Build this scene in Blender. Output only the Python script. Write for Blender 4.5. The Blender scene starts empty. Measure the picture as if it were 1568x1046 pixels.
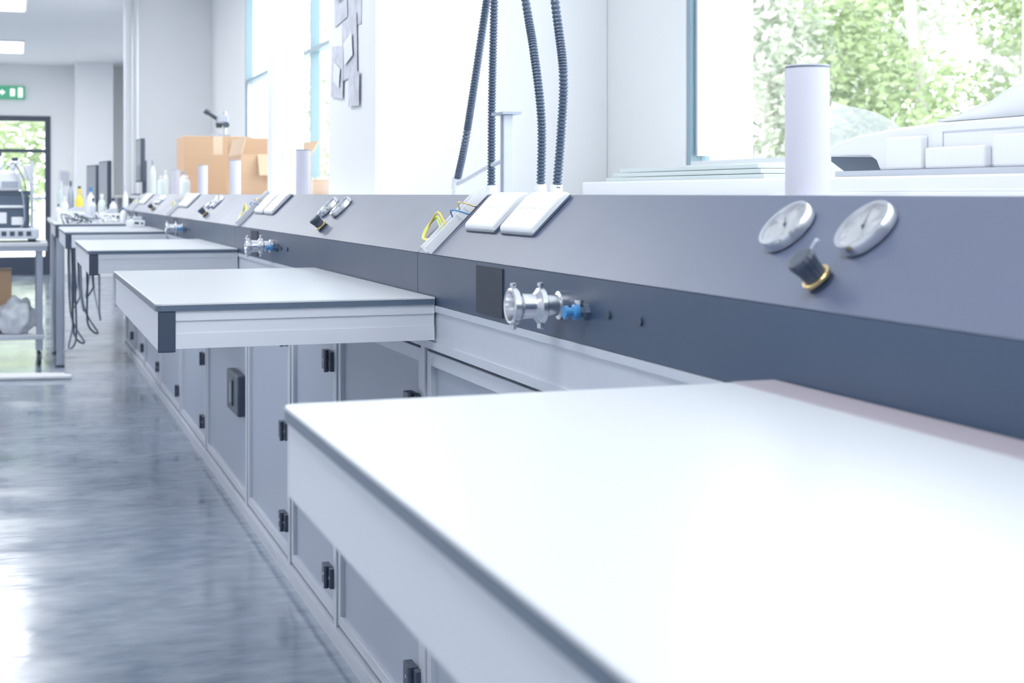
import bpy, bmesh, math, random
from mathutils import Vector, Matrix
from mathutils import noise as mn
random.seed(4)
scene = bpy.context.scene
COL = scene.collection

# ------------------------------------------------------------------ materials
def mat(name, col, rough=0.5, metal=0.0, noise=0.0, nscale=8.0, nstretch=(1,1,1), bump=0.0,
        spec=0.5, coat=0.0, rvar=0.0, emit=None, estr=0.0, alpha=1.0, trans=0.0, ior=1.5):
    m = bpy.data.materials.new(name); m.use_nodes = True
    nt = m.node_tree; b = nt.nodes['Principled BSDF']
    b.inputs['Base Color'].default_value = (*col, 1)
    b.inputs['Roughness'].default_value = rough
    b.inputs['Metallic'].default_value = metal
    b.inputs['IOR'].default_value = ior
    b.inputs['Specular IOR Level'].default_value = spec
    b.inputs['Coat Weight'].default_value = coat
    b.inputs['Alpha'].default_value = alpha
    b.inputs['Transmission Weight'].default_value = trans
    if emit:
        b.inputs['Emission Color'].default_value = (*emit, 1)
        b.inputs['Emission Strength'].default_value = estr
    tc = nt.nodes.new('ShaderNodeTexCoord'); mp = nt.nodes.new('ShaderNodeMapping')
    mp.inputs['Scale'].default_value = nstretch
    nz = nt.nodes.new('ShaderNodeTexNoise'); nz.inputs['Scale'].default_value = nscale
    nz.inputs['Detail'].default_value = 5
    nt.links.new(tc.outputs['Object'], mp.inputs['Vector']); nt.links.new(mp.outputs['Vector'], nz.inputs['Vector'])
    n = max(noise, 0.012)
    mx = nt.nodes.new('ShaderNodeMix'); mx.data_type = 'RGBA'
    mx.inputs[6].default_value = (*[max(0, c*(1-n)) for c in col], 1)
    mx.inputs[7].default_value = (*[min(1, c*(1+n)) for c in col], 1)
    nt.links.new(nz.outputs['Fac'], mx.inputs[0]); nt.links.new(mx.outputs[2], b.inputs['Base Color'])
    if rvar > 0:
        mr = nt.nodes.new('ShaderNodeMapRange')
        mr.inputs[1].default_value = 0.3; mr.inputs[2].default_value = 0.7
        mr.inputs[3].default_value = max(0.02, rough-rvar); mr.inputs[4].default_value = rough+rvar
        nt.links.new(nz.outputs['Fac'], mr.inputs[0]); nt.links.new(mr.outputs[0], b.inputs['Roughness'])
    if bump > 0:
        bp = nt.nodes.new('ShaderNodeBump'); bp.inputs['Strength'].default_value = bump
        bp.inputs['Distance'].default_value = 0.02
        nt.links.new(nz.outputs['Fac'], bp.inputs['Height']); nt.links.new(bp.outputs['Normal'], b.inputs['Normal'])
    return m

M_white   = mat('white_laminate', (0.52,0.545,0.60), 0.30, noise=0.012, nscale=3)
M_edge    = mat('edge_band_dark', (0.06,0.09,0.145), 0.4)
M_alu     = mat('anodised_aluminium', (0.51,0.545,0.63), 0.42, metal=0.3, noise=0.04, nscale=4, nstretch=(1,12,12))
M_aluL    = mat('bright_aluminium_rail', (0.60,0.63,0.715), 0.42, metal=0.15, noise=0.02, nscale=4, nstretch=(1,1,12))
M_aluD    = mat('aluminium_dark_profile', (0.32,0.36,0.45), 0.4, metal=0.4, noise=0.04)  # darker aluminium for legs, beams and small parts
M_door    = mat('grey_door_panel', (0.285,0.325,0.43), 0.40, noise=0.03, nscale=2)
M_dark    = mat('slate_front_shaded', (0.020,0.040,0.088), 0.46, noise=0.05, nscale=3, rvar=0.03, ior=1.42)  # ledge slate, with the upright face's shade put into its colour
M_slant   = mat('slate_slope_lit', (0.056,0.073,0.140), 0.40, noise=0.04, nscale=3, rvar=0.03, ior=1.6)  # same slate, paler: light from above put into the colour
M_black   = mat('black_plastic', (0.018,0.030,0.06), 0.45)  # black lifted towards blue, the haze put into its colour
M_hole    = mat('recess_shade_black', (0.010,0.016,0.033), 0.8)  # shade inside openings, put into a flat black
M_steel   = mat('brushed_steel', (0.68,0.69,0.74), 0.24, metal=1.0)
M_brass   = mat('brass', (0.80,0.58,0.25), 0.25, metal=1.0)
M_blue    = mat('blue_plastic', (0.03,0.20,0.50), 0.35)
M_wall    = mat('painted_wall', (0.90,0.91,0.925), 0.7, noise=0.012, nscale=2)
M_ceil    = mat('ceiling_paint', (0.88,0.895,0.915), 0.8, noise=0.012, nscale=2)
M_col     = mat('column_paint', (0.86,0.875,0.905), 0.55, noise=0.012, nscale=2)
M_frame   = mat('window_frame_teal', (0.21,0.33,0.40), 0.4)
M_wplast  = mat('white_plastic', (0.76,0.78,0.83), 0.4)
M_paper   = mat('paper_tube', (0.54,0.54,0.645), 0.55, noise=0.02, nscale=30)
M_card    = mat('cardboard', (0.52,0.32,0.19), 0.8, noise=0.07, nscale=6, nstretch=(1,1,8))
M_cardL   = mat('cardboard_inner', (0.62,0.43,0.28), 0.8, noise=0.05, nscale=6)
M_tape    = mat('packing_tape', (0.64,0.48,0.34), 0.25)
M_hose    = mat('hose_blue_black', (0.050,0.078,0.135), 0.38, metal=0.1)
M_yel     = mat('yellow_green_wire', (0.62,0.75,0.08), 0.4)
M_ylw     = mat('yellow_cap', (0.85,0.62,0.05), 0.4)
M_pink    = mat('mauve_film_strip', (0.34,0.30,0.35), 0.35)
M_green   = mat('exit_green', (0.02,0.36,0.17), 0.4, emit=(0.02,0.5,0.22), estr=0.15)
M_signw   = mat('exit_white', (0.9,0.95,0.9), 0.4, emit=(1,1,1), estr=0.5)
M_lamp    = mat('light_panel', (1,1,1), 0.5, emit=(0.97,0.985,1), estr=6.0)
M_out     = mat('outside_paving', (0.65,0.66,0.64), 0.9, noise=0.1, nscale=1)
M_leafG   = mat('leaves_green', (0.33,0.43,0.21), 0.6, noise=0.45, nscale=1.2)
M_leafP   = mat('leaves_overexposed', (0.47,0.52,0.42), 0.7, noise=0.35, nscale=0.8)  # overexposed look of the trees put into the leaf colour
M_bark    = mat('bark', (0.55,0.53,0.48), 0.9, noise=0.2, nscale=10)
M_bag     = mat('clear_plastic_bag', (0.66,0.70,0.78), 0.18, noise=0.12, nscale=12, bump=0.8, alpha=0.85)
M_screen  = mat('monitor_glass', (0.05,0.08,0.13), 0.12)
M_sheet   = mat('translucent_sheet', (0.82,0.85,0.88), 0.3, alpha=0.55)
M_pglass  = mat('pale_glass_slab', (0.60,0.68,0.69), 0.12, noise=0.05)
M_dial    = mat('gauge_dial', (0.68,0.70,0.76), 0.3)
M_notice  = mat('printed_notice', (0.56,0.58,0.67), 0.6, noise=0.5, nscale=26)

def floor_mat():
    m = bpy.data.materials.new('vinyl_floor'); m.use_nodes = True
    nt = m.node_tree; b = nt.nodes['Principled BSDF']; L = nt.links.new
    tc = nt.nodes.new('ShaderNodeTexCoord')
    mp = nt.nodes.new('ShaderNodeMapping'); mp.inputs['Scale'].default_value = (1.0,1.2,1)
    mp2 = nt.nodes.new('ShaderNodeMapping'); mp2.inputs['Scale'].default_value = (1.6,3.2,1)
    n1 = nt.nodes.new('ShaderNodeTexNoise'); n1.inputs['Scale'].default_value = 2.6; n1.inputs['Detail'].default_value = 9
    n2 = nt.nodes.new('ShaderNodeTexNoise'); n2.inputs['Scale'].default_value = 2.6; n2.inputs['Detail'].default_value = 3
    n3 = nt.nodes.new('ShaderNodeTexNoise'); n3.inputs['Scale'].default_value = 6.0; n3.inputs['Detail'].default_value = 8
    L(tc.outputs['Object'], mp.inputs[0]); L(tc.outputs['Object'], mp2.inputs[0])
    L(mp.outputs[0], n1.inputs['Vector']); L(mp2.outputs[0], n2.inputs['Vector']); L(mp2.outputs[0], n3.inputs['Vector'])
    add = nt.nodes.new('ShaderNodeMath'); add.operation='ADD'; L(n1.outputs['Fac'], add.inputs[0]); L(n3.outputs['Fac'], add.inputs[1])
    cr = nt.nodes.new('ShaderNodeMapRange'); cr.inputs[1].default_value=0.75; cr.inputs[2].default_value=1.25
    L(add.outputs[0], cr.inputs[0])
    mx = nt.nodes.new('ShaderNodeMix'); mx.data_type='RGBA'
    mx.inputs[6].default_value=(0.125,0.165,0.235,1); mx.inputs[7].default_value=(0.245,0.29,0.375,1)
    L(cr.outputs[0], mx.inputs[0]); L(mx.outputs[2], b.inputs['Base Color'])
    rr = nt.nodes.new('ShaderNodeMapRange'); rr.inputs[1].default_value=0.35; rr.inputs[2].default_value=0.65
    rr.inputs[3].default_value=0.11; rr.inputs[4].default_value=0.25
    L(n1.outputs['Fac'], rr.inputs[0]); L(rr.outputs[0], b.inputs['Roughness'])
    bp = nt.nodes.new('ShaderNodeBump'); bp.inputs['Strength'].default_value=0.09; bp.inputs['Distance'].default_value=0.02
    L(n2.outputs['Fac'], bp.inputs['Height']); L(bp.outputs['Normal'], b.inputs['Normal'])
    b.inputs['IOR'].default_value = 1.85
    return m
M_floor = floor_mat()

def glass_mat():
    m = bpy.data.materials.new('window_glass'); m.use_nodes=True
    nt=m.node_tree; nt.nodes.clear()
    o=nt.nodes.new('ShaderNodeOutputMaterial'); t=nt.nodes.new('ShaderNodeBsdfTransparent'); g=nt.nodes.new('ShaderNodeBsdfGlossy')
    t.inputs[0].default_value=(0.97,0.99,0.985,1); g.inputs['Roughness'].default_value=0.02
    mx=nt.nodes.new('ShaderNodeMixShader'); mx.inputs[0].default_value=0.05
    nt.links.new(t.outputs[0],mx.inputs[1]); nt.links.new(g.outputs[0],mx.inputs[2]); nt.links.new(mx.outputs[0],o.inputs[0])
    return m
M_glass=glass_mat()

# ------------------------------------------------------------------ helpers
def group(name, loc=(0,0,0), matrix=None):
    e = bpy.data.objects.new(name, None); e.empty_display_size = 0.1
    COL.objects.link(e)
    if matrix is not None: e.matrix_world = matrix
    else: e.location = loc
    return e

def finish(name, bm, m, parent=None, smooth=False, bevel=0.0):
    me = bpy.data.meshes.new(name); 
    bmesh.ops.recalc_face_normals(bm, faces=bm.faces)
    bm.to_mesh(me); bm.free()
    ms = m if isinstance(m,(list,tuple)) else [m]
    for x in ms: me.materials.append(x)
    if smooth:
        for p in me.polygons: p.use_smooth = True
    o = bpy.data.objects.new(name, me); COL.objects.link(o)
    if parent: o.parent = parent
    if bevel > 0:
        md = o.modifiers.new('bevel','BEVEL'); md.width = bevel; md.segments = 2; md.limit_method='ANGLE'
    return o

def addbox(bm, x0,x1,y0,y1,z0,z1, mi=0):
    vs=[bm.verts.new((x,y,z)) for x in (x0,x1) for y in (y0,y1) for z in (z0,z1)]
    for f in ((0,1,3,2),(4,6,7,5),(0,4,5,1),(2,3,7,6),(0,2,6,4),(1,5,7,3)):
        fc=bm.faces.new([vs[i] for i in f]); fc.material_index=mi

def box(name,x0,x1,y0,y1,z0,z1,m,parent=None,bevel=0.0):
    bm=bmesh.new(); addbox(bm,x0,x1,y0,y1,z0,z1); return finish(name,bm,m,parent,bevel=bevel)

def boxes(name,lst,m,parent=None,bevel=0.0):
    bm=bmesh.new()
    for b in lst: addbox(bm,*b)
    return finish(name,bm,m,parent,bevel=bevel)

def lathe(name, prof, m, parent=None, origin=(0,0,0), axis=(0,0,1), seg=32, cap=True):
    """prof: list of (radius, height along axis)"""
    a=Vector(axis).normalized(); q=a.to_track_quat('Z','Y').to_matrix()
    bm=bmesh.new(); rings=[]
    for r,h in prof:
        ring=[]
        for i in range(seg):
            t=2*math.pi*i/seg
            p=q@Vector((r*math.cos(t),r*math.sin(t),h))+Vector(origin)
            ring.append(bm.verts.new(p))
        rings.append(ring)
    for k in range(len(rings)-1):
        for i in range(seg):
            f=bm.faces.new((rings[k][i],rings[k][(i+1)%seg],rings[k+1][(i+1)%seg],rings[k+1][i])); f.smooth=True
    if cap:
        bm.faces.new(rings[0]); bm.faces.new(rings[-1])
    o=finish(name,bm,m,parent)
    for p in o.data.polygons:
        if len(p.vertices)==4: p.use_smooth=True
    md=o.modifiers.new('es','EDGE_SPLIT'); md.split_angle=math.radians(35)
    return o

def catmull(pts, step):
    P=[Vector(p) for p in pts]; P=[P[0]*2-P[1]]+P+[P[-1]*2-P[-2]]
    out=[]
    for i in range(1,len(P)-2):
        n=max(2,int((P[i+1]-P[i]).length/step))
        for k in range(n):
            t=k/n; p0,p1,p2,p3=P[i-1:i+3]
            out.append(0.5*((2*p1)+(-p0+p2)*t+(2*p0-5*p1+4*p2-p3)*t*t+(-p0+3*p1-3*p2+p3)*t**3))
    out.append(P[-2]); return out

def sweep(name, pts, r, m, parent=None, ribs=False, step=0.02, seg=10):
    S=catmull(pts, 0.0022 if ribs else step)
    bm=bmesh.new(); rings=[]; up=None
    for i,p in enumerate(S):
        t=(S[min(i+1,len(S)-1)]-S[max(i-1,0)]).normalized()
        if up is None:
            up=t.orthogonal().normalized()
        up=(up-t*up.dot(t)).normalized(); w=t.cross(up)
        rr=r
        if ribs: rr=r*(1.0,1.0,0.66)[i%3]
        rings.append([bm.verts.new(p+(up*math.cos(a)+w*math.sin(a))*rr) for a in [2*math.pi*j/seg for j in range(seg)]])
    for k in range(len(rings)-1):
        for i in range(seg):
            bm.faces.new((rings[k][i],rings[k][(i+1)%seg],rings[k+1][(i+1)%seg],rings[k+1][i]))
    bm.faces.new(rings[0]); bm.faces.new(rings[-1])
    return finish(name,bm,m,parent,smooth=not ribs)

def prism(name, prof, axis, a0, a1, m, parent=None, bevel=0.0):
    bm=bmesh.new()
    def mk(p,a):
        return {'x':(a,p[0],p[1]),'y':(p[0],a,p[1]),'z':(p[0],p[1],a)}[axis]
    A=[bm.verts.new(mk(p,a0)) for p in prof]; B=[bm.verts.new(mk(p,a1)) for p in prof]
    bm.faces.new(A); bm.faces.new(B[::-1]); n=len(prof)
    for i in range(n): bm.faces.new((A[i],A[(i+1)%n],B[(i+1)%n],B[i]))
    return finish(name,bm,m,parent,bevel=bevel)

# ------------------------------------------------------------------ dimensions
CAMZ=1.10
XP=0.728      # bench face plane
XT=0.226      # aisle edge of tables
ZT=0.911      # table top height
XW=1.66       # window wall inner face
ZC=2.85       # ceiling
YE=20.4       # end wall
YB=-2.2       # wall behind camera
XL=-5.0

# ------------------------------------------------------------------ room shell
box('floor',XL-0.2,XW+0.2,YB-0.2,YE+0.2,-0.1,0.0,M_floor)
box('ceiling',XL-0.2,XW+0.2,YB-0.2,YE+0.2,ZC,ZC+0.15,M_ceil)
box('wall_left',XL-0.2,XL,YB,YE,0,ZC,M_wall)
box('wall_back',XL-0.2,XW+0.2,YB-0.2,YB,0,ZC,M_wall)
SILL=1.175
boxes('wall_right',[(XW,XW+0.2,YB,YE,0,SILL),
                    (XW,XW+0.2,YB,YE,2.75,ZC),
                    (XW,XW+0.2,YB,-1.4,SILL,2.75),
                    (XW,XW+0.2,3.38,4.62,SILL,2.75),
                    (XW,XW+0.2,11.02,YE,SILL,2.75)],M_wall)
# end wall with door opening
DX0,DX1=-0.62,0.44
boxes('wall_end',[(XL,DX0,YE,YE+0.2,0,ZC),(DX1,XW+0.2,YE,YE+0.2,0,ZC),(DX0,DX1,YE,YE+0.2,2.16,ZC)],M_wall)
# columns on the window wall
box('column_near',0.95,XW,3.90,4.52,0,ZC,M_col,bevel=0.004)
box('column_far',1.02,XW,13.0,13.9,0,ZC,M_col,bevel=0.004)
box('column_end',0.74,1.22,19.7,YE,0,ZC,M_col)
# service pipes next to far column
g=group('service_pipes')
for i,(x,y,r) in enumerate([(0.925,12.93,0.035),(0.985,12.93,0.018)]):
    lathe('pipe_%d'%i,[(r,0),(r,ZC)],M_wplast,g,origin=(x,y,0),seg=16)

def window(name,y0,y1,mull,trans=1.96):
    g=group(name)
    w=0.024; x0,x1=XW+0.004,XW+0.06
    L=[(x0,x1,y0,y0+w,SILL,2.75),(x0,x1,y1-w,y1,SILL,2.75),(x0,x1,y0+w,y1-w,2.75-w,2.75),
       (x0,x1,y0+w,y1-w,trans-w/2,trans+w/2)]
    for m_ in mull: 
        L.append((x0,x1,m_-w/2,m_+w/2,SILL+w,trans-w/2)); L.append((x0,x1,m_-w/2,m_+w/2,trans+w/2,2.75-w))
    boxes('frame',L,M_frame,g)
    box('bottom_bead',x0,x1,y0+w,y1-w,SILL,SILL+0.010,M_wplast,g)
    box('gasket',x0+0.01,x1-0.01,y1-w-0.020,y1-w-0.008,SILL+w,trans-w/2,M_alu,g)
    box('pane',x0+0.027,x0+0.031,y0+w,y1-w,SILL+0.010,2.75-w,M_glass,g)
window('window_1',-1.4,3.38,[1.0])
window('window_2',4.62,11.02,[6.5,8.45])

# end door
g=group('door_1')
fw=0.075
boxes('frame',[(DX0,DX0+fw,YE-0.02,YE+0.1,0,2.16),(DX1-fw,DX1,YE-0.02,YE+0.1,0,2.16),(DX0+fw,DX1-fw,YE-0.02,YE+0.1,2.16-fw,2.16),
               (DX0+fw,DX1-fw,YE,YE+0.06,1.66,1.71),(DX0+fw,DX1-fw,YE,YE+0.06,0,0.25)],M_black,g)
box('pane',DX0+fw,DX1-fw,YE+0.03,YE+0.036,0.25,2.085,M_glass,g)
box('push_bar',DX0+fw,DX1-fw,YE-0.05,YE-0.02,1.02,1.06,M_alu,g)

g=group('exit_sign')
box('body',-0.36,0.11,YE-0.06,YE-0.003,2.38,2.56,M_green,g,bevel=0.005)
yy=YE-0.066
boxes('symbols',[(-0.30,-0.19,yy,yy+0.005,2.455,2.485),(-0.08,-0.02,yy,yy+0.005,2.42,2.52),(0.02,0.08,yy,yy+0.005,2.405,2.535)],M_signw,g)
prism('arrow',[(-0.19,2.43),(-0.14,2.47),(-0.19,2.51)],'y',yy,yy+0.005,M_signw,g)

# ceiling light panels
for X0 in (-0.53,-3.1):
    for Y0 in (17.2,13.0,8.8,4.6,0.4):
        g=group('ceiling_light_panel')
        box('tray',X0-0.02,X0+0.62,Y0-0.02,Y0+1.22,ZC-0.02,ZC-0.002,M_wplast,g)
        box('diffuser',X0,X0+0.6,Y0,Y0+1.2,ZC-0.028,ZC-0.021,M_lamp,g)

# counter shelf behind the ledge
YL0,YL1=-0.6,10.5
boxes('counter_shelf',[(0.872,XW,YL0,3.9,1.05,1.094),(0.872,XW,4.52,YL1,1.05,1.094),(0.872,0.95,3.9,4.52,1.05,1.094)],M_wplast)
box('sill_trunking',1.36,XW,YL0,3.36,1.095,1.130,M_wplast,bevel=0.004)

# ------------------------------------------------------------------ sloped service ledge
g=group('service_ledge')
ZF=0.988; XTOP=0.84; ZTOP=1.0985
seams=[YL0,0.22,2.64,5.06,7.48,YL1]
for i in range(len(seams)-1):
    a,b=seams[i]+0.0015,seams[i+1]-0.0015
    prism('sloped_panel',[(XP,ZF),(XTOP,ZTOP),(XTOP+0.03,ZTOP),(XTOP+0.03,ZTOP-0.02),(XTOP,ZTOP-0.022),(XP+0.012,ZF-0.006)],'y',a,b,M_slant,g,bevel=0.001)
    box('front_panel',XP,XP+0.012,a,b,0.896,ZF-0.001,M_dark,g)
box('core',XP+0.014,XTOP+0.02,YL0,YL1,0.897,0.972,M_black,g)

# ------------------------------------------------------------------ cabinets
g=group('bench_cabinet')
def railx(name,z0,z1,x,y0,y1,par):
    h=z1-z0
    boxes(name,[(x,x+0.03,y0,y1,z0,z1),(x-0.004,x,y0,y1,z0,z0+h*0.18),(x-0.004,x,y0,y1,z0+h*0.86,z1)],M_alu,par)
railx('top_rail',0.812,0.895,XP+0.002,YL0,YL1,g)
ys=[-0.6,0.25,1.04,1.84,2.62,3.41,4.03,4.83,5.93,6.9,7.9,8.9,9.7,10.45]
box('base_rail',XP+0.004,XP+0.04,YL0,YL1,0.0,0.05,M_alu,g)
box('base_kick_lip',XP-0.004,XP+0.004,YL0,YL1,0.035,0.05,M_alu,g)
box('carcass',XP+0.05,XW-0.75,YL0,YL1,0.0,0.81,M_door,g)
pw=0.026
for i,y in enumerate(ys):
    box('post',XP+0.004,XP+0.05,y-pw/2,y+pw/2,0.05,0.812,M_alu,g,bevel=0.001)
for i in range(len(ys)-1):
    a,b=ys[i]+pw/2+0.004,ys[i+1]-pw/2-0.004
    z0,z1=0.058,0.803; f=0.026
    boxes('door_frame',[(XP+0.008,XP+0.03,a,a+f,z0,z1),(XP+0.008,XP+0.03,b-f,b,z0,z1),(XP+0.008,XP+0.03,a+f,b-f,z0,z0+f),(XP+0.008,XP+0.03,a+f,b-f,z1-f,z1)],M_alu,g,bevel=0.001)
    box('door_panel',XP+0.018,XP+0.026,a+f,b-f,z0+f,z1-f,M_door,g)
    box('gap_shade_sheet',XP+0.035,XP+0.045,a-0.004,b+0.004,0.052,0.81,M_hole,g)  # black sheet behind the door, shade of the gaps put into its colour
    if i!=7:
        for hz in (0.16,0.42,0.69):
            boxes('hinge',[(XP-0.010,XP+0.008,a+0.024,a+0.075,hz-0.024,hz+0.024),(XP-0.006,XP+0.008,a-0.006,a+0.018,hz-0.024,hz+0.024)],M_black,g,bevel=0.001)
            lathe('hinge_pin',[(0.006,-0.027),(0.006,0.027)],M_black,g,origin=(XP-0.010,a+0.021,hz),seg=10)
            for dy in (0.006,0.05):
                lathe('hinge_screw',[(0.004,0),(0.004,0.002)],M_steel,g,origin=(XP-(0.010 if dy>0.02 else 0.006),a+dy,hz),axis=(-1,0,0),seg=8)
    if i in (7,10):
        yc=a+0.19
        box('latch_plate',XP-0.014,XP+0.018,yc-0.13,yc+0.13,0.335,0.475,M_black,g,bevel=0.005)
        boxes('latch_handle',[(XP-0.020,XP-0.014,yc-0.03,yc+0.03,0.36,0.45)],M_black,g,bevel=0.003)
        box('latch_slot',XP-0.0212,XP-0.020,yc-0.008,yc+0.008,0.37,0.44,M_steel,g)

# ------------------------------------------------------------------ cantilevered tables
def table(y0,y1,pink=False,legs=False):
    g=group('worktable')
    xr=XP-0.003
    prof=[(XT+0.010,y0),(xr,y0),(xr,y1),(XT+0.010,y1),(XT+0.003,y1-0.003),(XT,y1-0.010),(XT,y0+0.010),(XT+0.003,y0+0.003)]
    prism('top',prof,'z',ZT-0.004,ZT,M_white,g,bevel=0.001)
    prism('edge_band',prof,'z',ZT-0.0135,ZT-0.004,M_edge,g)  # real dark band; along the aisle side it also paints the edge shadow
    zb,zt=0.832,ZT-0.0135; h=zt-zb; w=0.03
    a,b=XT+0.004,xr
    def prof_rail(nm,box_,out):
        x0,x1,ya,yb=box_
        L=[(x0,x1,ya,yb,zb,zt)]
        for q0,q1 in ((0,0.40),(0.74,1.0)):
            if out=='y-': L.append((x0,x1,ya-0.0025,ya,zb+h*q0,zb+h*q1))
            if out=='y+': L.append((x0,x1,yb,yb+0.0025,zb+h*q0,zb+h*q1))
        boxes(nm,L,M_aluL,g)
    prof_rail('rail_near',(a+w,b,y0+0.006,y0+0.006+w),'y-')
    prof_rail('rail_far',(a+w,b,y1-0.006-w,y1-0.006),'y+')
    box('rail_side',a,a+w,y0+0.008,y1-0.008,zb-0.004,zt,M_aluL,g,bevel=0.003)
    capm=M_aluL if pink else M_black
    box('end_cap',a,a+w,y0+0.002,y0+0.008,zb-0.006,zt,capm,g,bevel=0.002)
    box('end_cap_far',a,a+w,y1-0.008,y1-0.002,zb-0.006,zt,capm,g,bevel=0.002)
    n=3
    for k in range(1,n): 
        yc=y0+(y1-y0)*k/n
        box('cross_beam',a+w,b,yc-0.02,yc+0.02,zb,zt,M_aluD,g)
    if pink: box('film_strip',0.676,xr-0.001,y0+0.05,y1-0.003,ZT,ZT+0.0012,M_pink,g)
    if legs:
        for yl in (y0+0.05,y1-0.1):
            box('leg',a+0.01,a+0.05,yl,yl+0.04,0.0,zb,M_aluD,g,bevel=0.002)
            lathe('foot',[(0.03,0),(0.03,0.012),(0.01,0.02)],M_black,g,origin=(a+0.03,yl+0.02,0),seg=16)
    return g
table(0.13,1.275,pink=True)
table(2.51,3.62)
table(4.97,6.08)
table(7.42,8.53)
table(9.42,10.4,legs=True)

# ------------------------------------------------------------------ ledge-mounted gear, repeated per bay
def slope_matrix(y,u):
    X=Vector((0,-1,0)); Y=Vector((0.7071,0,0.7071)); Z=Vector((-0.7071,0,0.7071))
    o=Vector((XP+u*0.7071,y,ZF+u*0.7071))
    m=Matrix.Identity(4)
    for i,v in enumerate((X,Y,Z)):
        m[0][i],m[1][i],m[2][i]=v
    m[0][3],m[1][3],m[2][3]=o
    return m

def gauge(y,u,ang):
    g=group('pressure_gauge',matrix=slope_matrix(y,u))
    R=0.034
    lathe('bezel',[(R*0.9,0),(R,0.002),(R,0.010),(R*0.97,0.014),(R*0.86,0.014),(R*0.84,0.010),(R*0.84,0.009)],M_steel,g,seg=48,cap=False)
    lathe('dial',[(0.001,0.0095),(R*0.85,0.0095)],M_dial,g,seg=48)
    bm=bmesh.new()
    for k in range(11):
        a=math.radians(225-27*k); c,s=math.cos(a),math.sin(a)
        p=Vector((c,s,0)); q=Vector((-s,c,0))
        z=0.0102; vs=[p*R*0.62-q*0.0005,p*R*0.62+q*0.0005,p*R*0.78+q*0.0005,p*R*0.78-q*0.0005]
        bm.faces.new([bm.verts.new((v.x,v.y,z)) for v in vs])
    finish('dial_marks',bm,M_aluD,g)
    c,s=math.cos(ang),math.sin(ang)
    prism('needle',[(c*R*0.55,s*R*0.55),(-s*0.0011-c*0.004,c*0.0011-s*0.004),(s*0.0011-c*0.004,-c*0.0011-s*0.004)],'z',0.0105,0.0110,M_edge,g)
    lathe('needle_hub',[(0.002,0.0105),(0.002,0.012)],M_edge,g,seg=12)

def knob(y,u):
    g=group('regulator_knob',matrix=slope_matrix(y,u))
    lathe('collar',[(0.015,0),(0.015,0.003),(0.011,0.004),(0.011,0.006)],M_black,g)
    lathe('brass_ring',[(0.0145,0.006),(0.016,0.007),(0.016,0.010),(0.0145,0.011)],M_brass,g)
    bm=bmesh.new(); rings=[]
    for h,r in ((0.011,0.012),(0.020,0.012),(0.032,0.0145),(0.036,0.0135),(0.037,0.010)):
        rings.append([bm.verts.new((r*(1+0.05*(i%2))*math.cos(math.pi*i/16),r*(1+0.05*(i%2))*math.sin(math.pi*i/16),h)) for i in range(32)])
    for k in range(len(rings)-1):
        for i in range(32): bm.faces.new((rings[k][i],rings[k][(i+1)%32],rings[k+1][(i+1)%32],rings[k+1][i]))
    bm.faces.new(rings[0]); bm.faces.new(rings[-1])
    finish('grip',bm,M_black,g)
    sweep('lever_pin',[(0.002,0.008,0.030),(0.004,0.018,0.034),(0.005,0.026,0.036)],0.0024,M_aluD,g,step=0.004)

def fitting(y,z=0.943):
    g=group('vacuum_flange_fitting')
    ax=(-1,0,0)
    lathe('body',[(0.020,0.0),(0.020,0.006),(0.015,0.008),(0.015,0.024),(0.022,0.027),(0.025,0.029),(0.025,0.036),(0.021,0.039),
                  (0.017,0.043),(0.017,0.060),(0.022,0.066),(0.026,0.069),(0.026,0.077),(0.0235,0.079),(0.0205,0.078),(0.018,0.062),(0.017,0.045)],M_steel,g,origin=(XP,y,z),axis=ax,seg=40)
    lathe('bore',[(0.0165,0.05),(0.0165,0.052)],M_hole,g,origin=(XP,y,z),axis=ax)
    for h in (0.0325,0.073):
        lathe('clamp_bolt',[(0.0025,0.022),(0.0025,0.028),(0.0045,0.028),(0.0045,0.032),(0.002,0.033)],M_steel,g,origin=(XP-h,y,z),axis=(0,0,1),seg=10)
        boxes('clamp_lug',[(XP-h-0.003,XP-h+0.003,y-0.006,y+0.006,z-0.032,z-0.024)],M_steel,g,bevel=0.001)
    g2=group('air_line_connector')
    y2=y-0.095
    lathe('nut',[(0.012,0),(0.012,0.008),(0.008,0.008),(0.008,0.012)],M_edge,g2,origin=(XP,y2,z-0.002),axis=ax,seg=6)
    lathe('blue_collar',[(0.0085,0.012),(0.0105,0.014),(0.0105,0.020),(0.008,0.022)],M_blue,g2,origin=(XP,y2,z-0.002),axis=ax,seg=20)
    lathe('tip',[(0.006,0.022),(0.006,0.028),(0.009,0.029),(0.009,0.034)],M_blue,g2,origin=(XP,y2,z-0.002),axis=ax,seg=16)
    lathe('side_port',[(0.004,0),(0.004,0.012),(0.006,0.012),(0.006,0.016)],M_steel,g2,origin=(XP-0.012,y2,z-0.002),axis=(0,0,1),seg=12)
    g3=group('port_plugs')
    for dy in (-0.17,-0.27):
        lathe('plug',[(0.006,0),(0.006,0.003),(0.003,0.003)],M_black,g3,origin=(XP,y+dy,z),axis=ax,seg=14)
    g4=group('socket_recess_plate')
    box('plate',XP-0.0025,XP-0.0002,y+0.255,y+0.39,0.903,0.981,M_hole,g4)

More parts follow.
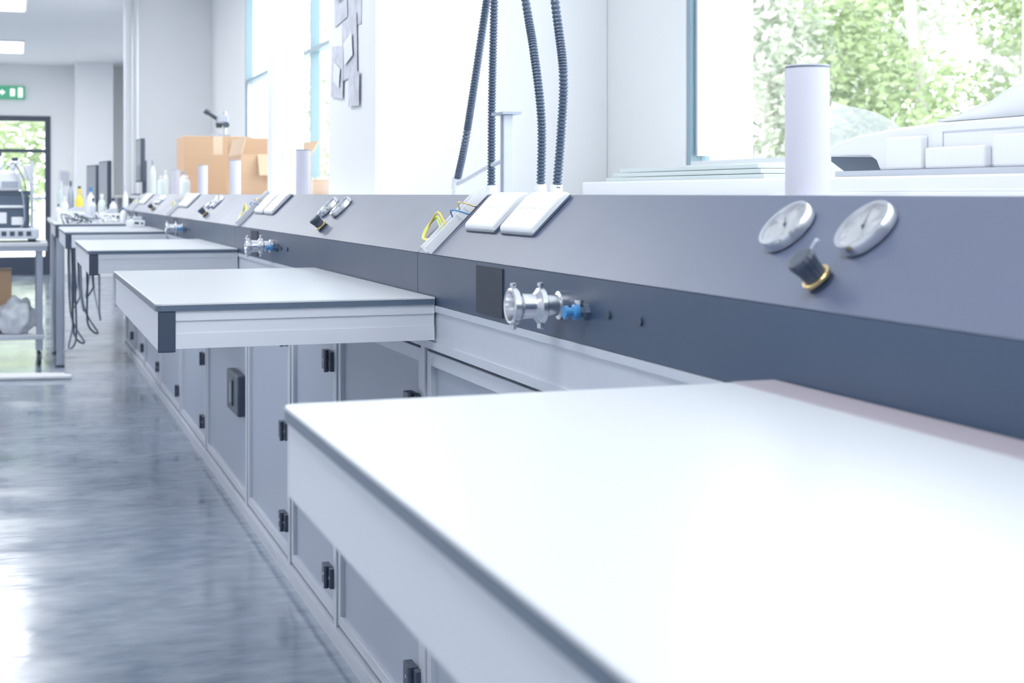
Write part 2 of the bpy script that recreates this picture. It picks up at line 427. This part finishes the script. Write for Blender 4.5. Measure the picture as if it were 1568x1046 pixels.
def plates(y):
    for dy,l in ((0.0,0.155),(0.195,0.16)):
        g=group('control_pad',matrix=slope_matrix(y+dy,0.066))
        prism('body',[(-0.002,0.0005),(-0.002,0.008),(0.004,0.013),(0.070,0.015),(0.086,0.012),(0.090,0.0005)],'x',-l/2,l/2,M_wplast,g,bevel=0.003)
        box('edge_trim',-l/2-0.0005,l/2+0.0005,-0.004,0.088,0.0005,0.004,M_edge,g)
        boxes('button_strip',[(-l/2+0.02+0.03*k,-l/2+0.038+0.03*k,0.045,0.052,0.013,0.0150) for k in range(4)],M_wplast,g)
def strip(y):
    g=group('cable_trunking',matrix=slope_matrix(y,0.0))
    prism('channel',[(-0.016,0.0005),(0.016,0.0005),(0.016,0.018),(0.012,0.018),(0.012,0.006),(-0.012,0.006),(-0.012,0.018),(-0.016,0.018)],'y',0.0,0.158,M_wplast,g)
    boxes('terminals',[(-0.008,0.008,0.04+0.022*k,0.052+0.022*k,0.006,0.014) for k in range(5)],M_alu,g)
    for k,(c,dx) in enumerate(((M_yel,0),(M_yel,0.006),(M_ylw,0.012))):
        sweep('wire',[(-0.01+dx*0.3,0.05+dx,0.013),(-0.05,0.065+dx,0.02+dx),(-0.11,0.075-dx,0.015),(-0.13+dx,0.055,0.01),(-0.10+dx,0.03,0.008),(-0.02,0.02+dx*.5,0.012)],0.0019,c,g,step=0.006,seg=8)
    for k,c in enumerate((M_blue,M_brass)):
        sweep('wire_short',[(0.0,0.08+0.02*k,0.014),(0.01,0.085+.02*k,0.03),(0.03,0.09+0.02*k,0.024),(0.035,0.10+.02*k,0.004)],0.0015,c,g,step=0.006,seg=8)

for k in range(4):
    o=2.42*k
    gauge(1.368+o,0.101,2.4); gauge(1.218+o,0.103,2.0); knob(1.228+o,0.034)
    fitting(1.875+o)
    plates(2.19+o); strip(2.56+o)

# ------------------------------------------------------------------ paper tubes on the ledge
def tube(x,y,r,h,lean=0):
    g=group('white_paper_tube')
    lathe('shell',[(r,0),(r,h-0.002),(r*0.98,h),(r*0.90,h),(r*0.88,h-0.002),(r*0.88,h-0.05)],M_paper,g,origin=(x,y,1.0945),seg=48)
    lathe('rim',[(r*1.012,h-0.0035),(r*1.012,h-0.0015)],M_edge,g,origin=(x,y,1.0945),seg=48,cap=False)
for x,y in ((0.905,1.51),(0.905,4.72),(0.905,6.28),(0.905,7.43),(0.905,8.75)):
    tube(x,y,0.0265 if y<2 else 0.024,0.161 if y<2 else 0.154)

# white duct post
g=group('power_drop_post')
box('post',0.97,1.10,5.72,5.83,1.094,ZC,M_wplast,g,bevel=0.006)
boxes('sockets',[(1.01,1.08,5.714,5.722,1.20,1.28)],M_wplast,g,bevel=0.003)

# ------------------------------------------------------------------ hanging hoses
TOP=ZC-0.002
H=[[(0.97,2.50,TOP),(0.96,2.60,2.25),(0.95,2.77,1.76),(0.95,2.89,1.515),(0.95,3.03,1.242),(0.95,3.11,1.125)],
   [(0.985,2.78,TOP),(0.97,2.80,2.2),(0.95,2.825,1.78),(0.95,2.84,1.51),(0.95,2.855,1.30),(0.95,2.86,1.097)],
   [(1.00,3.05,TOP),(0.97,2.92,2.2),(0.95,2.76,1.76),(0.95,2.645,1.483),(0.95,2.597,1.375),(0.95,2.555,1.24),(0.95,2.56,1.097)],
   [(1.00,2.80,TOP),(0.97,2.70,2.2),(0.95,2.575,1.76),(0.95,2.483,1.462),(0.95,2.440,1.324),(0.95,2.45,1.217),(0.95,2.476,1.097)]]
for i,p in enumerate(H):
    g=group('flexible_hose')
    sweep('corrugated_hose',p,0.0088,M_hose,g,ribs=True,seg=12)
    lathe('ceiling_gland',[(0.016,-0.03),(0.016,-0.003)],M_alu,g,origin=p[0],seg=16)
    if i: lathe('end_cuff',[(0.012,-0.002),(0.012,0.02),(0.009,0.022)],M_wplast,g,origin=(p[-1][0],p[-1][1],1.0965),seg=16)
g=group('hose_support_stand')
box('upright',0.94,0.96,2.748,2.772,1.094,1.262,M_alu,g,bevel=0.001)
box('slot',0.938,0.94,2.757,2.763,1.10,1.26,M_aluD,g)
box('top_plate',0.93,0.97,2.725,2.80,1.262,1.267,M_aluD,g)
box('foot_plate',0.92,0.98,2.73,2.79,1.094,1.10,M_alu,g)
sweep('side_arm',[(0.95,2.775,1.17),(0.95,2.90,1.155),(0.95,3.02,1.135),(0.95,3.11,1.122)],0.005,M_alu,g)
sweep('arm_leg',[(0.95,3.11,1.122),(0.95,3.125,1.110),(0.95,3.13,1.096)],0.006,M_wplast,g)
lathe('hose_nozzle',[(0.012,-0.014),(0.012,0.014)],M_wplast,g,origin=(0.95,3.11,1.124),axis=(0,-0.4,1),seg=14)

# ------------------------------------------------------------------ cardboard boxes
def carton(x0,x1,y0,y1,z0,z1,open_=False):
    g=group('cardboard_box')
    if not open_:
        box('carton',x0,x1,y0,y1,z0,z1,M_card,g,bevel=0.004)
        boxes('tape',[((x0+x1)/2-0.03,(x0+x1)/2+0.03,y0-0.001,y0,z1-0.12,z1),((x0+x1)/2-0.03,(x0+x1)/2+0.03,y0-0.001,y1,z1,z1+0.001)],M_tape,g)
    else:
        t=0.006
        boxes('carton',[(x0,x0+t,y0,y1,z0,z1),(x1-t,x1,y0,y1,z0,z1),(x0+t,x1-t,y0,y0+t,z0,z1),(x0+t,x1-t,y1-t,y1,z0,z1),(x0+t,x1-t,y0+t,y1-t,z0,z0+t)],M_card,g)
        prism('flap_left',[(x0,z1),(x0+t,z1),(x0+0.03,z1+0.095),(x0+0.024,z1+0.097)],'y',y0,y1,M_cardL,g)
        prism('flap_right',[(x1,z1),(x1-t,z1),(x1+0.045,z1+0.08),(x1+0.050,z1+0.077)],'y',y0,y1,M_cardL,g)
        prism('flap_near',[(y0,z1),(y0+t,z1),(y0-0.07,z1-0.12),(y0-0.076,z1-0.115)],'x',x0+0.09,x1-0.03,M_cardL,g)
        prism('flap_far',[(y1,z1),(y1-t,z1),(y1+0.03,z1+0.11),(y1+0.036,z1+0.107)],'x',x0,x1,M_card,g)
carton(1.02,1.45,9.35,9.80,1.0945,1.475)
carton(1.17,1.56,7.90,8.40,1.0945,1.32,open_=True)
carton(1.25,1.60,8.60,9.05,1.0945,1.40)

# small microscope on box
g=group('stereo_microscope')
bx,by,bz=1.28,9.55,1.476
box('base',bx-0.06,bx+0.06,by-0.07,by+0.07,bz,bz+0.02,M_aluD,g,bevel=0.006)
lathe('pillar',[(0.012,0.02),(0.012,0.17)],M_steel,g,origin=(bx+0.03,by,bz),seg=16)
box('head',bx-0.03,bx+0.05,by-0.04,by+0.04,bz+0.09,bz+0.145,M_aluD,g,bevel=0.01)
lathe('objective',[(0.02,0),(0.025,0.03)],M_black,g,origin=(bx-0.01,by,bz+0.062),seg=20)
for dy in (-0.02,0.025):
    lathe('eyepiece_tube',[(0.011,0.0),(0.011,0.07),(0.016,0.07),(0.016,0.10)],M_black,g,origin=(bx-0.02,by+dy,bz+0.12),axis=(-0.9,0,0.6),seg=20)
lathe('focus_knob',[(0.02,0),(0.02,0.03)],M_black,g,origin=(bx+0.03,by-0.03,bz+0.08),axis=(0,-1,0),seg=20)

# notices taped to the column face (thin curling sheets, overlapping)
g=group('column_notices')
def sheet(name,y0,y1,z0,z1,tilt,x,m):
    bm=bmesh.new(); cy,cz=(y0+y1)/2,(z0+z1)/2; c,s=math.cos(tilt),math.sin(tilt)
    fr=[];bk=[]
    for (y,z) in ((y0,z0),(y1,z0),(y1,z1),(y0,z1)):
        dy,dz=y-cy,z-cz; Y=cy+dy*c-dz*s; Z=cz+dy*s+dz*c
        fr.append(bm.verts.new((x,Y,Z))); bk.append(bm.verts.new((x+0.001,Y,Z)))
    bm.faces.new(fr); bm.faces.new(bk[::-1])
    for i in range(4): bm.faces.new((fr[i],fr[(i+1)%4],bk[(i+1)%4],bk[i]))
    return finish(name,bm,m,g)
sheet('sheet_a',4.05,4.22,1.60,1.83,0.06,0.948,M_notice)
sheet('sheet_b',4.24,4.42,1.63,1.80,-0.08,0.9465,M_notice)
sheet('sheet_c',4.10,4.30,1.45,1.63,-0.05,0.945,M_notice)
sheet('sheet_d',4.28,4.45,1.40,1.56,0.10,0.9435,M_notice)
sheet('sheet_e',4.06,4.20,1.36,1.46,0.03,0.942,M_notice)
sheet('label_a',4.08,4.17,1.69,1.75,0.06,0.9405,M_wplast)
sheet('label_b',4.14,4.25,1.50,1.57,-0.2,0.9395,M_wplast)
sheet('label_c',4.31,4.40,1.44,1.50,0.3,0.9385,M_wplast)
sheet('label_d',4.28,4.36,1.70,1.73,-0.08,0.9375,M_aluD)

# ------------------------------------------------------------------ items on the window sill
g=group('glass_sheet_stack')
for k in range(3):
    box('sheet_%d'%k,1.40+0.01*k,1.62,2.50+0.03*k,3.30-0.02*k,1.1305+0.011*k,1.140+0.011*k,M_pglass,g,bevel=0.001)
g=group('white_machine_cover')  # simplified white machine cover, exact kind unknown
prof=[(2.29,1.170),(2.285,1.178),(2.24,1.192),(2.17,1.203),(2.05,1.211),(1.93,1.215),(1.25,1.215),(1.25,1.1405),(2.10,1.1405),(2.11,1.157),(2.13,1.166)]
prism('shell',prof,'x',1.40,1.62,M_wplast,g,bevel=0.008)
prism('dark_underside',[(2.105,1.1405),(2.24,1.1405),(2.285,1.160),(2.285,1.169),(2.13,1.164),(2.112,1.157)],'x',1.42,1.60,M_edge,g)  # dark block filling the gap under the raised end
boxes('side_blocks',[(1.385,1.40,1.96,2.06,1.1405,1.195),(1.385,1.40,1.80,1.95,1.1405,1.175),(1.385,1.40,1.55,1.78,1.1405,1.19)],M_wplast,g,bevel=0.004)
boxes('seams',[(1.3985,1.40,1.31,1.92,1.198,1.200),(1.3985,1.40,1.92,1.922,1.145,1.200)],M_alu,g)
box('base_tray',1.375,1.64,1.25,2.20,1.1305,1.1400,M_alu,g)
# crumpled white dust cover heaped on the machine
g=group('white_dust_cover')
bm=bmesh.new(); NX,NY=16,48; top=[];bot=[]
for i in range(NX+1):
    r1=[];r2=[]
    for j in range(NY+1):
        s,t=i/NX,j/NY
        x=1.405+0.21*s; y=1.945-0.66*t
        k=min(1,t/0.42); k=k*k*(3-2*k)
        e=min(1,(s+0.02)/0.22)
        z=1.2165+0.004+(0.085*k)*(0.55+0.45*e)+0.010*k*mn.noise(Vector((x*14,y*12,0)))+0.006*k*mn.noise(Vector((x*30,y*30,3)))
        r1.append(bm.verts.new((x,y,z))); r2.append(bm.verts.new((x,y,1.2162)))
    top.append(r1);bot.append(r2)
for i in range(NX):
    for j in range(NY):
        bm.faces.new((top[i][j],top[i+1][j],top[i+1][j+1],top[i][j+1]))
        bm.faces.new((bot[i][j],bot[i][j+1],bot[i+1][j+1],bot[i+1][j]))
for i in range(NX):
    bm.faces.new((top[i][0],bot[i][0],bot[i+1][0],top[i+1][0])); bm.faces.new((top[i][NY],top[i+1][NY],bot[i+1][NY],bot[i][NY]))
for j in range(NY):
    bm.faces.new((top[0][j],top[0][j+1],bot[0][j+1],bot[0][j])); bm.faces.new((top[NX][j],bot[NX][j],bot[NX][j+1],top[NX][j+1]))
finish('crumpled_sheet',bm,M_wplast,g,smooth=True)
g=group('plastic_sheet')
bm=bmesh.new(); N=12; grid=[]
for i in range(N+1):
    row=[]
    for j in range(N+1):
        s,t=i/N,j/N
        row.append(bm.verts.new((1.45+0.14*s,2.42-0.09*t+0.02*math.sin(4*s),1.131+0.145*t*(0.72+0.28*math.sin(1.2+2.2*s))+0.006*math.sin(6*s+3*t))))
    grid.append(row)
for i in range(N):
    for j in range(N): bm.faces.new((grid[i][j],grid[i+1][j],grid[i+1][j+1],grid[i][j+1]))
finish('sheet',bm,M_sheet,g,smooth=True)
g=group('paper_stack')
for k in range(4):
    box('sheet_%d'%k,1.02+0.01*k,1.27+0.005*k,0.9+0.02*k,1.85-0.03*k,1.0945+0.003*k,1.097+0.003*k,M_wplast,g)

# ------------------------------------------------------------------ far end clutter
def monitor(x,y,zt,w,h,rot):
    g=group('computer_monitor'); g.location=(x,y,zt); g.rotation_euler=(0,0,rot)
    box('screen_housing',-w/2,w/2,-0.012,0.02,0.10,0.10+h,M_black,g,bevel=0.006)
    box('screen',-w/2+0.012,w/2-0.012,-0.014,-0.012,0.112,0.088+h,M_screen,g)
    box('neck',-0.025,0.025,0.02,0.05,0.012,0.10+h*0.5,M_black,g,bevel=0.004)
    box('stand',-0.11,0.11,-0.05,0.12,0,0.012,M_black,g,bevel=0.005)
    return g
g=group('lab_desk')
box('top',0.25,1.62,10.75,12.80,0.87,0.90,M_white,g,bevel=0.004)
boxes('legs',[(0.28,0.33,10.8,10.85,0,0.87),(1.5,1.55,10.8,10.85,0,0.87),(0.28,0.33,12.7,12.75,0,0.87),(1.5,1.55,12.7,12.75,0,0.87)],M_aluD,g)
box('riser_shelf',0.80,1.60,10.9,12.70,1.07,1.09,M_white,g)
boxes('riser_sides',[(0.82,1.59,10.92,10.94,0.90,1.07),(0.82,1.59,12.66,12.68,0.90,1.07)],M_white,g)
monitor(0.89,11.2,1.0905,0.30,0.33,math.radians(-86.5))
monitor(0.66,11.7,0.9005,0.42,0.36,math.radians(-84))
monitor(0.60,12.35,0.9005,0.42,0.34,math.radians(-82))

def bottle(x,y,z,r,h,capm,bodym):
    g=group('reagent_bottle')
    lathe('body',[(r*0.9,0),(r,0.004),(r,h*0.62),(r*0.75,h*0.74),(r*0.35,h*0.80),(r*0.35,h*0.88)],bodym,g,origin=(x,y,z),seg=24)
    lathe('cap',[(r*0.42,h*0.86),(r*0.42,h)],capm,g,origin=(x,y,z),seg=20)
for b in ((0.44,11.0,0.9005,0.03,0.24,M_ylw,M_ylw),(0.34,11.15,0.9005,0.03,0.18,M_wplast,M_wplast),(0.53,11.2,0.9005,0.03,0.25,M_blue,M_wplast),
          (0.46,11.5,0.9005,0.03,0.26,M_black,M_alu),(0.33,11.6,0.9005,0.03,0.30,M_wplast,M_pglass),(0.39,11.32,0.9005,0.022,0.30,M_edge,M_aluD),
          (0.60,11.0,0.9005,0.028,0.2,M_wplast,M_pglass),(0.68,10.95,0.9005,0.028,0.17,M_black,M_wplast),(0.76,10.85,0.9005,0.02,0.26,M_alu,M_wplast),
          (0.99,8.95,1.0945,0.025,0.12,M_wplast,M_pglass),(1.0,9.2,1.0945,0.025,0.15,M_aluD,M_wplast),(0.93,9.9,1.0945,0.03,0.13,M_wplast,M_pglass),
          (0.91,9.4,1.0945,0.02,0.16,M_wplast,M_pglass),(0.90,10.2,1.0945,0.02,0.24,M_aluD,M_pglass),
          (0.27,10.15,ZT+0.0005,0.018,0.12,M_edge,M_wplast),(0.50,10.2,ZT+0.0005,0.02,0.16,M_black,M_alu),(0.66,9.6,ZT+0.0005,0.02,0.10,M_blue,M_wplast),
          (0.60,8.1,ZT+0.0005,0.015,0.06,M_edge,M_wplast)):
    bottle(*b)

def instrument(x,y,z,s=1.0):
    g=group('bench_instrument'); g.location=(x,y,z); g.scale=(s,s,s)
    box('body',-0.09,0.09,-0.07,0.07,0,0.07,M_wplast,g,bevel=0.008)
    prism('console',[(-0.07,0.07),(0.06,0.07),(0.06,0.11),(0.0,0.11)],'y',-0.05,0.05,M_alu,g)
    box('display',-0.05,0.03,-0.0715,-0.07,0.03,0.055,M_black,g)
    lathe('dial',[(0.012,0),(0.010,0.012)],M_black,g,origin=(0.06,-0.07,0.04),axis=(0,-1,0),seg=16)
instrument(0.38,10.27,ZT+0.0005,0.9); instrument(0.60,10.02,ZT+0.0005,0.8)
instrument(0.64,8.35,ZT+0.0005,0.55)
g=group('tangled_cables')
for k in range(12):
    x0=0.30+0.05*(k%5)+random.uniform(-.02,.02); y0=9.46+random.uniform(0,.15)
    pts=[(x0,y0,ZT+0.004)]
    for j in range(4):
        x0=min(max(x0+random.uniform(-.08,.10),0.26),0.61); y0=min(max(y0+random.uniform(-.1,.15),9.47),9.9)
        pts.append((x0,y0,ZT+0.004+random.uniform(0.0,0.07)))
    pts.append((x0+0.02,y0,ZT+0.004))
    sweep('cable_%d'%k,pts,0.004,random.choice([M_wplast,M_black,M_edge,M_wplast,M_alu]),g,step=0.03,seg=6)

# cable loops strung between the undersides of the last two tables
g=group('hanging_cables')
for k in range(7):
    x=0.29+0.035*(k%5); yA=8.0+0.06*k; yB=9.5+0.05*k; zb=0.20+0.07*((k*3)%5)
    sweep('cable_%d'%k,[(x,yA,0.833),(x+0.01,yA+0.08,0.60),(x+0.03,yA+0.45,zb+0.08),(x+0.05*(k%3),(yA+yB)/2,zb),(x+0.04,yB-0.3,zb+0.12),(x+0.03,yB-0.03,0.62),(x+0.03,yB,0.831)],0.006,[M_edge,M_aluD,M_black][k%3],g,step=0.04,seg=8)

# ------------------------------------------------------------------ trolley at the left with analyser
g=group('equipment_trolley')
X0,X1,Y0,Y1=-1.05,0.19,9.55,10.30
box('top',X0,X1,Y0,Y1,0.765,0.79,M_white,g,bevel=0.004)
box('top_edge',X0+0.005,X1-0.005,Y0+0.005,Y1-0.005,0.735,0.765,M_aluD,g)
box('lower_shelf',X0+0.02,X1-0.02,Y0+0.02,Y1-0.02,0.17,0.20,M_alu,g,bevel=0.003)
for x in (X0+0.03,X1-0.07):
    for y in (Y0+0.03,Y1-0.07):
        box('leg',x,x+0.04,y,y+0.04,0.10,0.735,M_aluD,g,bevel=0.002)
for x in (X0+0.05,-0.25,X1-0.05):
    for y in (Y0+0.07,Y1-0.07):
        lathe('caster_wheel',[(0.03,-0.012),(0.045,-0.010),(0.045,0.010),(0.03,0.012)],M_black,g,origin=(x,y,0.046),axis=(1,0,0.0),seg=24)
        boxes('caster_fork',[(x-0.018,x-0.014,y-0.02,y+0.02,0.04,0.17),(x+0.014,x+0.018,y-0.02,y+0.02,0.04,0.17),(x-0.014,x+0.014,y-0.02,y+0.02,0.10,0.17)],M_aluD,g)
g=group('laboratory_analyser')
bz=0.791
box('base',-0.62,0.14,9.62,10.15,bz+0.02,bz+0.09,M_alu,g,bevel=0.01)
boxes('base_slots',[(-0.14+0.05*k,-0.11+0.05*k,9.617,9.62,bz+0.04,bz+0.07) for k in range(5)],M_black,g)
boxes('feet',[(-0.6,-0.55,9.66,9.70,bz,bz+0.02),(0.07,0.12,9.66,9.70,bz,bz+0.02),(-0.6,-0.55,10.05,10.1,bz,bz+0.02),(0.07,0.12,10.05,10.1,bz,bz+0.02)],M_black,g)
box('carriage_bay',-0.5,0.08,9.68,10.12,bz+0.09,bz+0.30,M_edge,g,bevel=0.01)
boxes('side_posts',[(0.085,0.105,9.66,9.69,bz+0.09,bz+0.52),(-0.53,-0.51,9.66,9.69,bz+0.09,bz+0.52)],M_alu,g)
boxes('bay_modules',[(-0.16,-0.06,9.66,9.68,bz+0.12,bz+0.19),(-0.03,0.04,9.66,9.68,bz+0.11,bz+0.16),(-0.32,-0.2,9.66,9.68,bz+0.13,bz+0.27),(-0.14,0.05,9.66,9.68,bz+0.22,bz+0.235)],M_wplast,g,bevel=0.003)
box('head',-0.45,0.03,9.66,10.10,bz+0.33,bz+0.46,M_wplast,g,bevel=0.02)
boxes('head_rails',[(-0.5,0.10,9.70,9.73,bz+0.30,bz+0.33),(-0.5,0.10,9.95,9.98,bz+0.30,bz+0.33)],M_edge,g)
boxes('head_panel',[(-0.20,-0.12,9.655,9.66,bz+0.35,bz+0.44),(-0.09,0.01,9.655,9.66,bz+0.35,bz+0.39)],M_aluD,g)
boxes('top_units',[(-0.16,-0.08,9.70,9.80,bz+0.46,bz+0.55),(-0.04,0.02,9.70,9.78,bz+0.46,bz+0.52),(0.04,0.09,9.70,9.76,bz+0.40,bz+0.50)],M_wplast,g,bevel=0.006)
boxes('top_caps',[(-0.15,-0.09,9.71,9.79,bz+0.55,bz+0.575),(-0.03,0.01,9.71,9.77,bz+0.52,bz+0.545)],M_black,g,bevel=0.003)
for k in range(3):
    sweep('tubing_%d'%k,[(-0.1+0.04*k,9.7,bz+0.46),(-0.06+0.04*k,9.66,bz+0.50+0.01*k),(0.02+0.03*k,9.64,bz+0.38),(0.05+0.02*k,9.64,bz+0.15),(0.02+0.03*k,9.63,bz+0.09)],0.004,[M_aluD,M_black][k%2],g,step=0.03,seg=8)
carton(-0.55,-0.03,9.86,10.2,0.2005,0.60)
def bag(cx,cy,sx,sy,sz,off):
    g=group('plastic_bag')
    bm=bmesh.new(); bmesh.ops.create_icosphere(bm,subdivisions=4,radius=1)
    for v in bm.verts:
        n=mn.noise(v.co*2.2+Vector(off))*0.28+mn.noise(v.co*6)*0.10
        v.co*=1+n; v.co=Vector((v.co.x*sx,v.co.y*sy,max(v.co.z,-0.75)*sz))
    mnz=min(v.co.z for v in bm.verts)
    for v in bm.verts: v.co+=Vector((cx,cy,0.2015-mnz)) 
    finish('bag',bm,M_bag,g,smooth=True)
bag(0.0,9.72,0.12,0.09,0.13,(0,0,0))
bag(-0.28,9.72,0.13,0.09,0.15,(4,2,1))

g=group('plastic_pipes')
for k in range(3):
    lathe('pipe_%d'%k,[(0.014,0),(0.014,1.3),(0.010,1.3),(0.010,1.28)],[M_wplast,M_paper,M_wplast][k],g,origin=(0.31-0.02*k,8.85+0.05*k,0.0145),axis=(-1,0.18+0.02*k,0),seg=14)

g=group('wall_control_box')
box('case',0.56,0.66,YE-0.06,YE-0.002,1.25,1.42,M_wplast,g,bevel=0.004)
box('door',0.57,0.65,YE-0.064,YE-0.06,1.26,1.41,M_alu,g)

# ------------------------------------------------------------------ outside
box('outside_ground',XW+0.25,70,-20,80,-0.35,-0.25,M_out)
box('outside_ground_rear',-10,XW+0.24,YE+0.25,60,-0.35,-0.25,M_out)
def tree(x,y,h,rx,m,n,leaf,zlow=0.5):
    g=group('tree')
    sweep('trunk',[(x,y,-0.25),(x+0.1,y,h*0.35),(x-0.1,y+0.1,h*0.75)],0.10,M_bark,g,step=0.3,seg=10)
    bm=bmesh.new()
    cl=[]
    for i in range(26):
        a=random.uniform(0,6.283); r=rx*math.sqrt(random.random())*0.8
        cl.append(Vector((x+r*math.cos(a),y+r*math.sin(a),random.uniform(zlow,h))))
    for i in range(n):
        c=random.choice(cl)
        d=Vector((random.gauss(0,1),random.gauss(0,1),random.gauss(0,1))).normalized()*rx*0.36*random.random()**0.4
        p=c+d
        if p.z<-0.2: p.z=-0.2+random.random()*0.3
        u=Vector((random.gauss(0,1),random.gauss(0,1),random.gauss(0,0.6))).normalized()
        w=u.orthogonal().normalized(); w=(Matrix.Rotation(random.uniform(0,6.28),3,u)@w)
        s=leaf*random.uniform(0.6,1.3)
        vs=[p-u*s,p+w*s*0.45,p+u*s,p-w*s*0.45]
        bm.faces.new([bm.verts.new(v) for v in vs])
    me=bpy.data.meshes.new('foliage'); bm.to_mesh(me); bm.free(); me.materials.append(m)
    o=bpy.data.objects.new('foliage',me); COL.objects.link(o); o.parent=g
tree(14,14.5,6.0,2.6,M_leafG,12000,0.085)
tree(13,18.5,6.0,2.2,M_leafG,9000,0.085)
tree(11.5,20.5,5.5,2.6,M_leafP,12000,0.10)
tree(13,25,6.5,3.0,M_leafP,11000,0.12)
tree(18,19,7.0,3.2,M_leafP,12000,0.12)
tree(10.5,27,6.0,3.0,M_leafP,8000,0.12)
tree(17,28,8.0,3.5,M_leafP,8000,0.14)
tree(19,13,8.0,3.2,M_leafG,9000,0.12)
tree(11,37,7.0,3.5,M_leafP,6000,0.15)
tree(9,44,7.0,3.5,M_leafP,5000,0.18)
tree(15,10.5,6.0,2.6,M_leafG,7000,0.09)
tree(-0.5,27,4.0,2.2,M_leafG,6000,0.10)
g=group('street_lamp')
lathe('pole',[(0.06,-0.25),(0.045,5.5)],M_wplast,g,origin=(10.5,12.9,0),seg=14)
box('lamp_head',10.2,10.55,12.84,12.96,5.5,5.58,M_wplast,g,bevel=0.02)

# ------------------------------------------------------------------ light
w=bpy.data.worlds.new('World'); scene.world=w; w.use_nodes=True
nt=w.node_tree; bg=nt.nodes['Background']
bg.inputs[0].default_value=(0.91,0.955,1.0,1); bg.inputs[1].default_value=4.0
sd=bpy.data.lights.new('sun','SUN'); sd.energy=5.0; sd.angle=math.radians(3); sd.color=(1,0.97,0.9)
so=bpy.data.objects.new('sun',sd); COL.objects.link(so)
so.rotation_euler=(math.radians(-12),math.radians(-42),0)
for X0 in (-0.23,-2.8):
    for Y0 in (17.8,13.6,9.4,5.2,1.0):
        ld=bpy.data.lights.new('panel_light','AREA'); ld.shape='RECTANGLE'; ld.size=0.58; ld.size_y=1.18; ld.energy=16 if Y0<9 else 24; ld.color=(0.93,0.965,1)
        lo=bpy.data.objects.new('panel_light',ld); COL.objects.link(lo); lo.location=(X0,Y0,ZC-0.035)

# ------------------------------------------------------------------ camera
cd=bpy.data.cameras.new('camera'); cam=bpy.data.objects.new('camera',cd); COL.objects.link(cam)
cd.sensor_width=36; cd.lens=50; cd.clip_start=0.02; cd.clip_end=300
cd.shift_y=-0.144
cam.location=(0,0,CAMZ); cam.rotation_euler=(math.radians(90),0,-math.radians(19.21))
cd.dof.use_dof=True; cd.dof.focus_distance=2.7; cd.dof.aperture_fstop=8
scene.camera=cam
scene.view_settings.view_transform='Standard'
scene.view_settings.look='None'
scene.view_settings.exposure=0.40
scene.view_settings.gamma=1.20
